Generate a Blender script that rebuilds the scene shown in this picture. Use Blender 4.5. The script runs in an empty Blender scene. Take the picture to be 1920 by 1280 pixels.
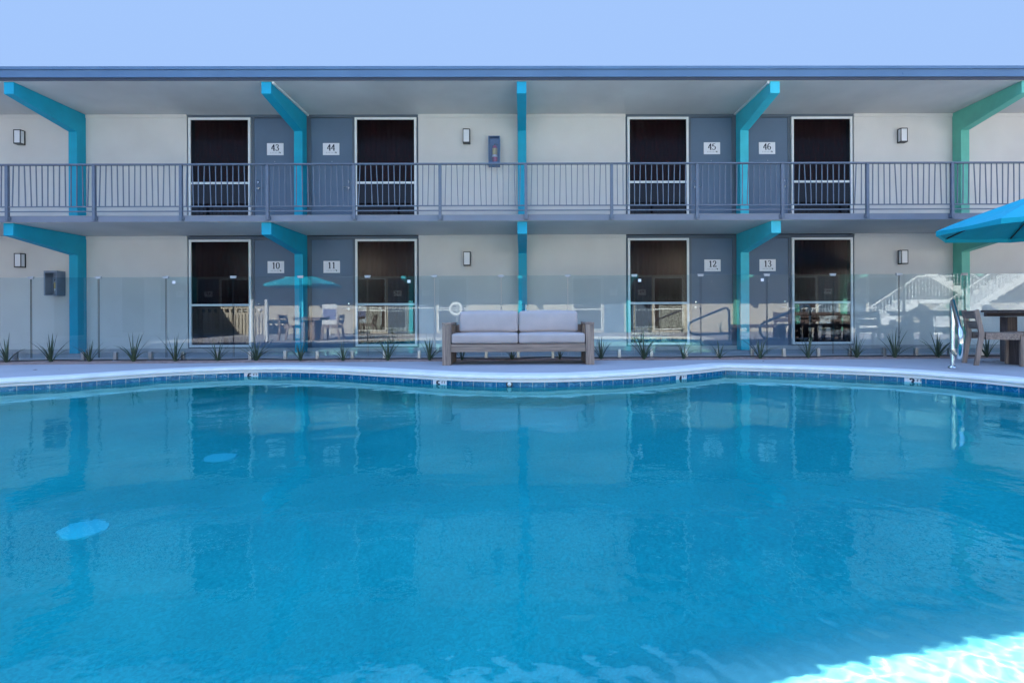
import bpy, math, random
import numpy as np
from mathutils import Vector
R = math.radians
random.seed(7); rng = np.random.default_rng(7)
sc = bpy.context.scene
COL = sc.collection

# ------------------------------------------------------------------ camera
cam_d = bpy.data.cameras.new('camera'); cam = bpy.data.objects.new('camera', cam_d); COL.objects.link(cam)
cam_d.sensor_width = 36; cam_d.lens = 980/1920*36
cam_d.shift_x = -(991-960)/1920; cam_d.shift_y = (590.1-640)/1920
cam_d.clip_start = 0.05; cam_d.clip_end = 3000
from mathutils import Matrix
cam.matrix_world = Matrix.Translation((0, 0, 0.78)) @ Matrix.Rotation(-0.0081, 4, 'Z') @ Matrix.Rotation(R(90), 4, 'X') @ Matrix.Rotation(-0.0047, 4, 'Z')
sc.camera = cam

# ------------------------------------------------------------------ sky, sun, exposure
SUN_AZ = R(-30)          # measured from +Y towards +X
SUN_EL = R(33.8)
w = bpy.data.worlds.new("World"); sc.world = w; w.use_nodes = True
wn = w.node_tree.nodes; wl = w.node_tree.links
sky = wn.new('ShaderNodeTexSky'); sky.sky_type = 'NISHITA'; sky.sun_disc = False
sky.sun_elevation = SUN_EL; sky.sun_rotation = SUN_AZ
sky.air_density = 1.0; sky.dust_density = 0.15; sky.ozone_density = 3.0
bg = wn['Background']; bg.inputs['Strength'].default_value = 0.15
# sky capped low near the horizon, left brighter higher up to light the facade
cl = wn.new('ShaderNodeVectorMath'); cl.operation = 'MINIMUM'; cl.inputs[1].default_value = (.45, .70, 1.20)
tcw = wn.new('ShaderNodeTexCoord'); sxyz = wn.new('ShaderNodeSeparateXYZ'); wl.new(tcw.outputs['Generated'], sxyz.inputs[0])
mrw = wn.new('ShaderNodeMapRange'); mrw.inputs['From Min'].default_value = .525; mrw.inputs['From Max'].default_value = .60; wl.new(sxyz.outputs[2], mrw.inputs['Value'])
mxw = wn.new('ShaderNodeMix'); mxw.data_type = 'RGBA'; wl.new(mrw.outputs[0], mxw.inputs[0])
mxw.inputs[6].default_value = (.318, .495, .849, 1); mxw.inputs[7].default_value = (1.7, 2.7, 4.4, 1)
wl.new(mxw.outputs[2], cl.inputs[1])
wl.new(sky.outputs[0], cl.inputs[0]); wl.new(cl.outputs[0], bg.inputs['Color'])
sun_d = bpy.data.lights.new('sun', 'SUN'); sun_d.energy = 5.0; sun_d.angle = R(0.5); sun_d.color = (1.0, 0.95, 0.86)
sun = bpy.data.objects.new('sun', sun_d); COL.objects.link(sun)
sdir = Vector((math.sin(SUN_AZ)*math.cos(SUN_EL), math.cos(SUN_AZ)*math.cos(SUN_EL), math.sin(SUN_EL)))
sun.rotation_euler = sdir.to_track_quat('Z', 'Y').to_euler()
sun.location = sdir*60
try: sun_d.cycles.is_caustics_light = True
except Exception as e: print('caustic light', e)
sc.view_settings.view_transform = 'Standard'; sc.view_settings.look = 'None'
sc.view_settings.gamma = 1; sc.view_settings.exposure = 2.95
sc.cycles.use_denoising = True
sc.cycles.max_bounces = 12; sc.cycles.transparent_max_bounces = 24
sc.cycles.caustics_reflective = False; sc.cycles.caustics_refractive = True
sc.cycles.sample_clamp_indirect = 6; sc.cycles.blur_glossy = 0.3

# ------------------------------------------------------------------ helpers
def srgb(r, g, b):
    f = lambda c: (c/255/12.92 if c/255 <= .04045 else ((c/255+.055)/1.055)**2.4)
    return (f(r), f(g), f(b), 1)
MATS = {}
SCALE = {'deck_concrete': .61, 'coping_concrete': .92, 'ground_concrete': .9, 'cushion_fabric': .74, 'fascia_metal': .74, 'aloe_leaf': .8, 'aloe_leaf_pale': .8, 'slab_edge_paint': .85, 'railing_paint': .85, 'walkway_concrete': .85}
BRIGHT = {'white_frame', 'sign_white', 'white_acrylic', 'stainless_steel', 'satin_steel', 'white_plaster', 'teal_canvas'}
def mat(name, color, rough=.6, metal=0.0, noise=0, nscale=8, bump=0, bscale=60, spec=.5, coords='Object', detail=6, dirt=0):
    m = bpy.data.materials.new(name); m.use_nodes = True
    nt = m.node_tree; n = nt.nodes; l = nt.links; p = n['Principled BSDF']
    if len(color) == 3: color = (*color, 1)
    color = tuple(c*SCALE.get(name, 1.0 if name in BRIGHT else .97) for c in color[:3])+(1,)
    p.inputs['Base Color'].default_value = color
    p.inputs['Roughness'].default_value = rough; p.inputs['Metallic'].default_value = metal
    p.inputs['Specular IOR Level'].default_value = spec
    tc = n.new('ShaderNodeTexCoord')
    if noise:
        t = n.new('ShaderNodeTexNoise'); t.inputs['Scale'].default_value = nscale; t.inputs['Detail'].default_value = detail
        l.new(tc.outputs[coords], t.inputs['Vector'])
        mr = n.new('ShaderNodeMapRange'); mr.inputs['From Min'].default_value = .3; mr.inputs['From Max'].default_value = .7
        mr.inputs['To Min'].default_value = 1-noise; mr.inputs['To Max'].default_value = 1+noise
        l.new(t.outputs['Fac'], mr.inputs['Value'])
        mx = n.new('ShaderNodeVectorMath'); mx.operation = 'SCALE'
        mx.inputs[0].default_value = color[:3]; l.new(mr.outputs[0], mx.inputs['Scale'])
        l.new(mx.outputs[0], p.inputs['Base Color'])
        mr2 = n.new('ShaderNodeMapRange'); mr2.inputs['To Min'].default_value = max(0.02, rough-.08); mr2.inputs['To Max'].default_value = min(1, rough+.12)
        l.new(t.outputs['Fac'], mr2.inputs['Value']); l.new(mr2.outputs[0], p.inputs['Roughness'])
    if bump:
        t = n.new('ShaderNodeTexNoise'); t.inputs['Scale'].default_value = bscale; t.inputs['Detail'].default_value = 8
        l.new(tc.outputs[coords], t.inputs['Vector'])
        b = n.new('ShaderNodeBump'); b.inputs['Strength'].default_value = bump; b.inputs['Distance'].default_value = .01
        l.new(t.outputs['Fac'], b.inputs['Height']); l.new(b.outputs[0], p.inputs['Normal'])
    MATS[name] = m
    return m
def wood(name, color, axis):
    m = bpy.data.materials.new(name); m.use_nodes = True
    nt = m.node_tree; n = nt.nodes; l = nt.links; p = n['Principled BSDF']
    p.inputs['Roughness'].default_value = .65
    tc = n.new('ShaderNodeTexCoord'); mp = n.new('ShaderNodeMapping')
    s = [30, 30, 30]; s[axis] = 1.5
    mp.inputs['Scale'].default_value = s
    l.new(tc.outputs['Object'], mp.inputs['Vector'])
    t = n.new('ShaderNodeTexNoise'); t.inputs['Scale'].default_value = 1.6; t.inputs['Detail'].default_value = 8; t.inputs['Distortion'].default_value = .6
    l.new(mp.outputs[0], t.inputs['Vector'])
    cr = n.new('ShaderNodeValToRGB'); e = cr.color_ramp.elements
    e[0].position = .3; e[0].color = tuple(c*.55 for c in color)+(1,)
    e[1].position = .72; e[1].color = tuple(c*1.35 for c in color)+(1,)
    l.new(t.outputs['Fac'], cr.inputs[0]); l.new(cr.outputs[0], p.inputs['Base Color'])
    b = n.new('ShaderNodeBump'); b.inputs['Strength'].default_value = .25; b.inputs['Distance'].default_value = .004
    l.new(t.outputs['Fac'], b.inputs['Height']); l.new(b.outputs[0], p.inputs['Normal'])
    return m
def glassy(name, tint, rough=0.0, f0=.04, glosscol=(1, 1, 1, 1)):
    """thin architectural glass: tinted straight-through light plus Schlick mirror reflection"""
    m = bpy.data.materials.new(name); m.use_nodes = True
    nt = m.node_tree; n = nt.nodes; l = nt.links
    n.remove(n['Principled BSDF']); out = n['Material Output']
    tr = n.new('ShaderNodeBsdfTransparent'); tr.inputs[0].default_value = tint
    gl = n.new('ShaderNodeBsdfGlossy'); gl.inputs['Roughness'].default_value = rough; gl.inputs['Color'].default_value = glosscol
    ge = n.new('ShaderNodeNewGeometry')
    dt = n.new('ShaderNodeVectorMath'); dt.operation = 'DOT_PRODUCT'
    l.new(ge.outputs['Incoming'], dt.inputs[0]); l.new(ge.outputs['Normal'], dt.inputs[1])
    ab = n.new('ShaderNodeMath'); ab.operation = 'ABSOLUTE'; l.new(dt.outputs['Value'], ab.inputs[0])
    om = n.new('ShaderNodeMath'); om.operation = 'SUBTRACT'; om.inputs[0].default_value = 1; l.new(ab.outputs[0], om.inputs[1])
    pw = n.new('ShaderNodeMath'); pw.operation = 'POWER'; pw.inputs[1].default_value = 5; l.new(om.outputs[0], pw.inputs[0])
    ma = n.new('ShaderNodeMath'); ma.operation = 'MULTIPLY_ADD'; ma.inputs[1].default_value = 1-f0; ma.inputs[2].default_value = f0
    l.new(pw.outputs[0], ma.inputs[0])
    mx = n.new('ShaderNodeMixShader'); l.new(ma.outputs[0], mx.inputs[0]); l.new(tr.outputs[0], mx.inputs[1]); l.new(gl.outputs[0], mx.inputs[2])
    l.new(mx.outputs[0], out.inputs['Surface'])
    return m

class MB:
    """collects shapes in world coordinates, then links them as ONE mesh object"""
    def __init__(s): s.v = []; s.f = []; s.m = []; s.uv = None
    def add(s, vs, fs, mi=0):
        o = len(s.v); s.v += [tuple(p) for p in vs]; s.f += [tuple(i+o for i in f) for f in fs]; s.m += [mi]*len(fs); return s
    def box(s, x0, x1, y0, y1, z0, z1, mi=0, bev=0):
        if bev:
            b = bev; vs = []; 
            # chamfered box: 24 verts
            X = (x0, x1); Y = (y0, y1); Z = (z0, z1); idx = {}
            for i in (0, 1):
                for j in (0, 1):
                    for k in (0, 1):
                        sx, sy, sz = (b if i == 0 else -b), (b if j == 0 else -b), (b if k == 0 else -b)
                        idx[(i, j, k, 0)] = len(vs); vs.append((X[i], Y[j]+sy, Z[k]+sz))
                        idx[(i, j, k, 1)] = len(vs); vs.append((X[i]+sx, Y[j], Z[k]+sz))
                        idx[(i, j, k, 2)] = len(vs); vs.append((X[i]+sx, Y[j]+sy, Z[k]))
            fs = []
            g = lambda i, j, k, a: idx[(i, j, k, a)]
            for i in (0, 1): fs.append((g(i,0,0,0), g(i,1,0,0), g(i,1,1,0), g(i,0,1,0)) if i else (g(i,0,0,0), g(i,0,1,0), g(i,1,1,0), g(i,1,0,0)))
            for j in (0, 1): fs.append((g(0,j,0,1), g(0,j,1,1), g(1,j,1,1), g(1,j,0,1)) if j else (g(0,j,0,1), g(1,j,0,1), g(1,j,1,1), g(0,j,1,1)))
            for k in (0, 1): fs.append((g(0,0,k,2), g(1,0,k,2), g(1,1,k,2), g(0,1,k,2)) if k else (g(0,0,k,2), g(0,1,k,2), g(1,1,k,2), g(1,0,k,2)))
            for j in (0, 1):
                for k in (0, 1): fs.append((g(0,j,k,1), g(1,j,k,1), g(1,j,k,2), g(0,j,k,2)))
            for i in (0, 1):
                for k in (0, 1): fs.append((g(i,0,k,0), g(i,1,k,0), g(i,1,k,2), g(i,0,k,2)))
            for i in (0, 1):
                for j in (0, 1): fs.append((g(i,j,0,0), g(i,j,1,0), g(i,j,1,1), g(i,j,0,1)))
            for i in (0, 1):
                for j in (0, 1):
                    for k in (0, 1): fs.append((g(i,j,k,0), g(i,j,k,1), g(i,j,k,2)))
            return s.add(vs, fs, mi)
        vs = [(x, y, z) for z in (z0, z1) for y in (y0, y1) for x in (x0, x1)]
        return s.add(vs, [(0, 2, 3, 1), (4, 5, 7, 6), (0, 1, 5, 4), (2, 6, 7, 3), (0, 4, 6, 2), (1, 3, 7, 5)], mi)
    def prism(s, poly, axis, a, b, mi=0):
        """poly in the two other axes, extruded along axis from a to b"""
        def P(u, t):
            if axis == 0: return (t, u[0], u[1])
            if axis == 1: return (u[0], t, u[1])
            return (u[0], u[1], t)
        n = len(poly); vs = [P(u, a) for u in poly]+[P(u, b) for u in poly]
        fs = [tuple(range(n))[::-1], tuple(range(n, 2*n))]+[(i, (i+1) % n, (i+1) % n+n, i+n) for i in range(n)]
        return s.add(vs, fs, mi)
    def tube(s, pts, r, seg=8, mi=0, cap=True):
        pts = [Vector(p) for p in pts]; n = len(pts); rr = r if isinstance(r, (list, tuple)) else [r]*n
        o = len(s.v); up = None
        for i, p in enumerate(pts):
            d = (pts[min(i+1, n-1)]-pts[max(i-1, 0)]).normalized()
            if up is None:
                up = Vector((0, 0, 1)) if abs(d.z) < .9 else Vector((1, 0, 0))
            a = d.cross(up).normalized(); b = a.cross(d).normalized(); up = b
            for k in range(seg):
                t = 2*math.pi*k/seg; s.v.append(tuple(p+(a*math.cos(t)+b*math.sin(t))*rr[i]))
        for i in range(n-1):
            for k in range(seg):
                s.f.append((o+i*seg+k, o+i*seg+(k+1) % seg, o+(i+1)*seg+(k+1) % seg, o+(i+1)*seg+k)); s.m.append(mi)
        if cap:
            s.f.append(tuple(o+k for k in range(seg))[::-1]); s.m.append(mi)
            s.f.append(tuple(o+(n-1)*seg+k for k in range(seg))); s.m.append(mi)
        return s
    def lathe(s, c, prof, seg=24, mi=0, axis='z'):
        o = len(s.v); n = len(prof)
        for (r, z) in prof:
            for k in range(seg):
                t = 2*math.pi*k/seg; a, b = r*math.cos(t), r*math.sin(t)
                s.v.append((c[0]+a, c[1]+b, c[2]+z) if axis == 'z' else ((c[0]+a, c[1]-z, c[2]+b) if axis == 'y' else (c[0]+z, c[1]+a, c[2]+b)))
        for i in range(n-1):
            for k in range(seg):
                s.f.append((o+i*seg+k, o+i*seg+(k+1) % seg, o+(i+1)*seg+(k+1) % seg, o+(i+1)*seg+k)); s.m.append(mi)
        return s
    def build(s, name, mats, parent=None, smooth=False, pl=None):
        me = bpy.data.meshes.new(name)
        off = Vector(pl) if pl is not None else (world_loc(parent) if parent else Vector((0, 0, 0)))
        me.from_pydata([tuple(Vector(v)-off) for v in s.v], [], s.f); me.update()
        if not isinstance(mats, (list, tuple)): mats = [mats]
        for m in mats: me.materials.append(m)
        me.polygons.foreach_set('material_index', s.m)
        if smooth:
            me.polygons.foreach_set('use_smooth', [True]*len(me.polygons))
            try: me.set_sharp_from_angle(angle=R(40))
            except Exception: pass
        o = bpy.data.objects.new(name, me); COL.objects.link(o)
        if parent: o.parent = parent
        return o
def world_loc(o):
    l = Vector(o.location)
    while o.parent: o = o.parent; l += Vector(o.location)
    return l
def empty(name, loc, label, cat, group=None, kind=None, rz=0):
    o = bpy.data.objects.new(name, None); COL.objects.link(o); o.location = loc; o.rotation_euler = (0, 0, rz)
    return tag(o, label, cat, group, kind)
def tag(o, label=None, cat=None, group=None, kind=None):
    if label: o['label'] = label
    if cat: o['category'] = cat
    if group: o['group'] = group
    if kind: o['kind'] = kind
    return o
def kids(o): return [c for c in COL.objects if c.parent == o]
def copy_tree(o, parent=None):
    c = o.copy(); COL.objects.link(c); c.parent = parent
    for ch in kids(o): copy_tree(ch, c)
    return c
def bevel(o, w=.004, seg=2, ang=40):
    b = o.modifiers.new('b', 'BEVEL'); b.width = w; b.segments = seg; b.limit_method = 'ANGLE'; b.angle_limit = R(ang)
    return o

# ------------------------------------------------------------------ materials
M = {}
M['wall'] = mat('stucco', (.68, .655, .625), .85, noise=.05, nscale=1.3, bump=.35, bscale=55)
M['wall_far'] = mat('stucco_opposite', (.60, .55, .46), .85, noise=.06, nscale=1.3, bump=.3, bscale=50)
M['soffit'] = mat('soffit_stucco', (.62, .60, .575), .9, noise=.10, nscale=.9, bump=.4, bscale=45)
M['fascia'] = mat('fascia_metal', (.15, .26, .42), .3, noise=.06, nscale=1.5, bump=.05, bscale=3)
M['fascia_dark'] = mat('fascia_dark', (.05, .06, .085), .6)
M['slab_edge'] = mat('slab_edge_paint', (.23, .25, .31), .6, noise=.08, nscale=3, bump=.1, bscale=30)
M['rail'] = mat('railing_paint', (.15, .18, .24), .42, noise=.10, nscale=12)
M['door'] = mat('door_paint', (.105, .16, .24), .5, noise=.06, nscale=2, bump=.05, bscale=40)
M['infill'] = mat('jamb_paint', (.10, .13, .17), .55, noise=.08, nscale=3)
M['teal_a'] = mat('teal_paint', (.0, .36, .52), .6, noise=.07, nscale=5, bump=.08, bscale=30)
M['teal_b'] = mat('teal_paint_light', (.05, .56, .66), .5, noise=.07, nscale=5, bump=.08, bscale=30)
M['teal_c'] = mat('green_paint', (.13, .50, .38), .5, noise=.07, nscale=5, bump=.08, bscale=30)
M['white'] = mat('white_frame', (.78, .79, .78), .4, noise=.04, nscale=6)
M['concrete'] = mat('walkway_concrete', (.36, .35, .35), .8, noise=.14, nscale=2.2, bump=.2, bscale=60)
M['curb'] = mat('wall_base_curb', (.42, .41, .41), .8, noise=.10, nscale=3, bump=.2, bscale=60)
M['black'] = mat('black_metal', (.015, .016, .02), .4)
M['diffuser'] = mat('white_acrylic', (.80, .80, .83), .3)
M['steel'] = mat('stainless_steel', (.62, .62, .62), .16, metal=1, noise=.05, nscale=20)
M['satin'] = mat('satin_steel', (.42, .43, .45), .38, metal=1)
M['dark_edge'] = mat('glass_edge', (.012, .04, .04), .2)
M['cushion'] = mat('cushion_fabric', (.63, .545, .53), .95, noise=.06, nscale=4, bump=.35, bscale=420)
M['canopy'] = mat('teal_canvas', (.0, .35, .46), .85, noise=.05, nscale=5, bump=.2, bscale=300)
M['aloe'] = mat('aloe_leaf', (.048, .085, .050), .5, noise=.4, nscale=9)
M['aloe2'] = mat('aloe_leaf_pale', (.085, .125, .070), .5, noise=.4, nscale=9)
M['soil'] = mat('bed_soil', (.36, .235, .20), .95, noise=.30, nscale=14, bump=.8, bscale=40)
M['gravel'] = mat('gravel_stone', (.38, .27, .24), .9, noise=.4, nscale=30)
M['deck'] = mat('deck_concrete', (.64, .62, .66), .85, noise=.05, nscale=1.7, bump=.3, bscale=140)
M['ground'] = mat('ground_concrete', (.33, .31, .29), .9, noise=.12, nscale=.6, bump=.2, bscale=30)
M['coping'] = mat('coping_concrete', (.80, .79, .76), .55, noise=.07, nscale=5, bump=.15, bscale=90)
M['red'] = mat('extinguisher_red', (.35, .02, .09), .35)
M['yellow'] = mat('label_yellow', (.60, .45, .16), .5)
M['cab'] = mat('cabinet_metal', (.075, .17, .35), .35, noise=.1, nscale=9)
M['cab2'] = mat('cabinet_grey', (.22, .26, .33), .4, noise=.1, nscale=9)
M['plaque'] = mat('sign_white', (.80, .80, .84), .5)
M['ink'] = mat('sign_ink', (.012, .018, .045), .5)
M['inkpale'] = mat('sign_pale_ink', (.5, .5, .56), .5)
M['teak'] = wood('grey_teak_across', (.30, .225, .185), 0)
M['teakz'] = wood('grey_teak_upright', (.30, .225, .185), 2)
M['teaky'] = wood('grey_teak_deep', (.30, .225, .185), 1)
M['dteak'] = wood('brown_teak_across', (.12, .092, .088), 0)
M['dteakz'] = wood('brown_teak_upright', (.12, .092, .088), 2)
M['curtain'] = mat('curtain_cloth', (.60, .30, .27), .9, noise=.1, nscale=4)
M['room'] = mat('room_dark', (.05, .04, .042), .9)
M['fence'] = glassy('fence_glass', (.86, .92, .945, 1), f0=.030)
M['pane'] = glassy('window_glass', (.26, .23, .27, 1), f0=.045)
M['screen'] = glassy('sun_screen_mesh', (.36, .27, .285, 1), rough=.16, f0=.018)
M['acrylic'] = glassy('clear_acrylic', (.9, .92, .95, 1), f0=.08)
M['clip'] = mat('clip_metal', (.42, .42, .43), .5)
M['drain'] = mat('drain_cover_blue', (.16, .58, .68), .6)
M['step'] = mat('white_plaster', (.80, .84, .84), .8, noise=.05, nscale=3)
M['hose'] = mat('black_hose', (.02, .02, .022), .6)

# pool finishes
def plaster():
    m = bpy.data.materials.new('pebble_plaster'); m.use_nodes = True
    nt = m.node_tree; n = nt.nodes; l = nt.links; p = n['Principled BSDF']; p.inputs['Roughness'].default_value = .8
    tc = n.new('ShaderNodeTexCoord')
    a = n.new('ShaderNodeTexNoise'); a.inputs['Scale'].default_value = 1.1; a.inputs['Detail'].default_value = 5
    b = n.new('ShaderNodeTexNoise'); b.inputs['Scale'].default_value = 55; b.inputs['Detail'].default_value = 3
    v = n.new('ShaderNodeTexVoronoi'); v.inputs['Scale'].default_value = 70
    for t in (a, b, v): l.new(tc.outputs['Object'], t.inputs['Vector'])
    cr = n.new('ShaderNodeValToRGB'); e = cr.color_ramp.elements
    e[0].position = .35; e[0].color = (.015, .35, .395, 1); e[1].position = .68; e[1].color = (.05, .43, .465, 1)
    l.new(a.outputs['Fac'], cr.inputs[0])
    mr = n.new('ShaderNodeMapRange'); mr.inputs['From Min'].default_value = .32; mr.inputs['From Max'].default_value = .68; mr.inputs['To Min'].default_value = .82; mr.inputs['To Max'].default_value = 1.1
    l.new(b.outputs['Fac'], mr.inputs['Value'])
    mx = n.new('ShaderNodeVectorMath'); mx.operation = 'SCALE'; l.new(cr.outputs[0], mx.inputs[0]); l.new(mr.outputs[0], mx.inputs['Scale'])
    # sunlit brightness painted in: plaster lightened where the sun patch falls at near right
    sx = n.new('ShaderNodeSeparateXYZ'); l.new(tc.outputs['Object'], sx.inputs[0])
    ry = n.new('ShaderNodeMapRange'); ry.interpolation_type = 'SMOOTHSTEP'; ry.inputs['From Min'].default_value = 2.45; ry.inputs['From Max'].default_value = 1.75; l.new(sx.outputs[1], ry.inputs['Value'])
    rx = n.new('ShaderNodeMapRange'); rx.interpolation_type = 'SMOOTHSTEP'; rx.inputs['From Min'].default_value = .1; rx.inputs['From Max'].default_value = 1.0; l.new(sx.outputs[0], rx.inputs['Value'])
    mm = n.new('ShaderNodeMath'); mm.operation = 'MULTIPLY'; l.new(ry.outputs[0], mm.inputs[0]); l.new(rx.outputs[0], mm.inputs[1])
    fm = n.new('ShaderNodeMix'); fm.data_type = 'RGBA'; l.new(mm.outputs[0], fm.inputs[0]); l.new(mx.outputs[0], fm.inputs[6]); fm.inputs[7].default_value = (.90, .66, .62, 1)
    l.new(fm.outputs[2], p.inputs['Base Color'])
    return m
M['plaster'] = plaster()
def tiles():
    m = bpy.data.materials.new('waterline_tile'); m.use_nodes = True
    nt = m.node_tree; n = nt.nodes; l = nt.links; p = n['Principled BSDF']; p.inputs['Roughness'].default_value = .22
    uv = n.new('ShaderNodeUVMap'); uv.uv_map = 'UVMap'
    br = n.new('ShaderNodeTexBrick'); br.offset = 0; br.inputs['Scale'].default_value = 1
    br.inputs['Brick Width'].default_value = .155; br.inputs['Row Height'].default_value = .155; br.inputs['Mortar Size'].default_value = .0035
    br.inputs['Color1'].default_value = (1, 1, 1, 1); br.inputs['Color2'].default_value = (.55, .55, .55, 1); br.inputs['Mortar'].default_value = (0, 0, 0, 1)
    l.new(uv.outputs[0], br.inputs['Vector'])
    tc = n.new('ShaderNodeTexCoord')
    no = n.new('ShaderNodeTexNoise'); no.inputs['Scale'].default_value = 16; no.inputs['Detail'].default_value = 8; no.inputs['Distortion'].default_value = 1.4
    l.new(tc.outputs['Object'], no.inputs['Vector'])
    cr = n.new('ShaderNodeValToRGB'); e = cr.color_ramp.elements
    e[0].position = .3; e[0].color = (.004, .08, .20, 1); e[1].position = .56; e[1].color = (.008, .17, .36, 1)
    e2 = cr.color_ramp.elements.new(.74); e2.color = (.16, .36, .52, 1)
    l.new(no.outputs['Fac'], cr.inputs[0])
    mr = n.new('ShaderNodeMapRange'); mr.inputs['From Min'].default_value = 0; mr.inputs['To Min'].default_value = .7; mr.inputs['To Max'].default_value = 1.1
    l.new(br.outputs['Color'], mr.inputs['Value'])
    sc_ = n.new('ShaderNodeVectorMath'); sc_.operation = 'SCALE'; l.new(cr.outputs[0], sc_.inputs[0]); l.new(mr.outputs[0], sc_.inputs['Scale'])
    mx = n.new('ShaderNodeMix'); mx.data_type = 'RGBA'; l.new(br.outputs['Fac'], mx.inputs[0]); l.new(sc_.outputs[0], mx.inputs[6]); mx.inputs[7].default_value = (.34, .42, .46, 1)
    l.new(mx.outputs[2], p.inputs['Base Color'])
    return m
M['tile'] = tiles()
def water_mat():
    m = bpy.data.materials.new('pool_water'); m.use_nodes = True
    nt = m.node_tree; n = nt.nodes; l = nt.links
    n.remove(n['Principled BSDF']); out = n['Material Output']
    g = n.new('ShaderNodeBsdfGlass'); g.inputs['Roughness'].default_value = 0; g.inputs['IOR'].default_value = 1.33
    g.inputs['Color'].default_value = (.45, .97, 1.0, 1)
    tc = n.new('ShaderNodeTexCoord'); no = n.new('ShaderNodeTexNoise'); no.inputs['Scale'].default_value = 11; no.inputs['Detail'].default_value = 3
    l.new(tc.outputs['Object'], no.inputs['Vector'])
    b = n.new('ShaderNodeBump'); b.inputs['Strength'].default_value = 1.0; b.inputs['Distance'].default_value = .0011
    l.new(no.outputs['Fac'], b.inputs['Height']); l.new(b.outputs[0], g.inputs['Normal'])
    l.new(g.outputs[0], out.inputs['Surface'])
    return m
M['water'] = water_mat()

# ------------------------------------------------------------------ pool outline (world metres, tile face)
CTRL = [(-6.45,6.47),(-5.96,6.78),(-5.62,7.12),(-5.22,7.50),(-4.70,7.78),(-4.22,7.92),(-3.80,7.95),(-3.38,7.89),(-2.69,7.67),(-2.14,7.41),
        (-1.59,7.14),(-1.0,6.86),(-.4,6.68),(.1,6.62),(.62,6.66),(1.24,6.86),(1.87,7.14),(2.42,7.46),(3.02,7.88),(3.06,7.88),(3.40,7.76),
        (3.99,7.54),(4.58,7.25),(5.05,6.93),(5.42,6.47),(5.66,5.96),(5.74,5.3),(5.6,4.6),(5.38,3.9),(5.32,3.1),(5.5,2.1),(5.75,1.3),
        (5.75,.6),(5.4,.22),(4.6,.12),(3.4,.10),(2.0,.10),(.6,.10),(-.8,.12),(-2.2,.2),(-3.5,.5),(-4.7,1.1),(-5.8,2.1),(-6.6,3.2),(-7.05,4.3),(-7.1,5.3),(-6.85,6.05)]
def catmull(P, sub=5):
    out = []; n = len(P)
    for i in range(n):
        a, b, c, d = (np.array(P[(i+k-1) % n], float) for k in range(4))
        if np.linalg.norm(b-c) < .1: out.append(b); continue
        for j in range(sub):
            t = j/sub
            t2, t3 = t*t, t*t*t
            out.append(.5*((2*b)+(-a+c)*t+(2*a-5*b+4*c-d)*t2+(-a+3*b-3*c+d)*t3))
    return np.array(out)
OUT = catmull(CTRL)
N = len(OUT)
tan = np.roll(OUT, -1, 0)-np.roll(OUT, 1, 0); tan /= np.linalg.norm(tan, axis=1)[:, None]
NRM = np.stack([-tan[:, 1], tan[:, 0]], 1)       # outward (outline runs clockwise seen from above)
for _ in range(2): NRM = (NRM+np.roll(NRM, 1, 0)+np.roll(NRM, -1, 0))/3
NRM /= np.linalg.norm(NRM, axis=1)[:, None]
ARC = np.concatenate([[0], np.cumsum(np.linalg.norm(np.diff(np.vstack([OUT, OUT[:1]]), axis=0), axis=1))])
def sweep(name, prof, m, uv=False, smooth=True):
    """sweep a profile of (outward offset, z) round the pool outline"""
    b = MB(); k = len(prof)
    for i in range(N):
        for (o, z) in prof: b.v.append((OUT[i, 0]+NRM[i, 0]*o, OUT[i, 1]+NRM[i, 1]*o, z))
    for i in range(N):
        j = (i+1) % N
        for a in range(k-1): b.f.append((i*k+a, j*k+a, j*k+a+1, i*k+a+1)); b.m.append(0)
    ob = b.build(name, m, smooth=smooth)
    if uv:
        me = ob.data; L = me.uv_layers.new(name='UVMap'); fi = 0
        for i in range(N):
            for a in range(k-1):
                s0, s1 = ARC[i], ARC[i+1]; z0, z1 = prof[a][1], prof[a+1][1]
                for q, (s_, z_) in enumerate(((s0, z0), (s1, z0), (s1, z1), (s0, z1))): L.data[fi*4+q].uv = (s_, z_+.2255)
                fi += 1
    return ob
def sheet_with_hole(name, outer, hole, z, m):
    import bmesh
    bm = bmesh.new(); es = []
    for loop in (outer, hole):
        vs = [bm.verts.new((p[0], p[1], z)) for p in loop]
        es += [bm.edges.new((vs[i], vs[(i+1) % len(vs)])) for i in range(len(vs))]
    bmesh.ops.triangle_fill(bm, use_beauty=True, edges=es)
    for f in bm.faces:
        f.normal_update()
        if f.normal.z < 0: f.normal_flip()
    me = bpy.data.meshes.new(name); bm.to_mesh(me); bm.free(); me.materials.append(m)
    o = bpy.data.objects.new(name, me); COL.objects.link(o); return o
DECK_BACK = [(-16, 8.5), (-8.6, 8.62), (-6.2, 8.74), (-3.5, 8.82), (1.5, 8.86), (4.8, 8.86), (7.5, 8.84), (16, 8.8)]
hole = [tuple(OUT[i]+NRM[i]*.33) for i in range(N)]
deck = tag(sheet_with_hole('pool_deck', [(-16, -3.0)]+DECK_BACK+[(16, -3.0)], hole, 0.0, M['deck']), kind='structure')
gh = [tuple(OUT[i]+NRM[i]*.10) for i in range(N)]
tag(sheet_with_hole('ground', [(-400, -400), (-400, 400), (400, 400), (400, -400)], gh, -.045, M['ground']), kind='structure')
sb = MB()
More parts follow.
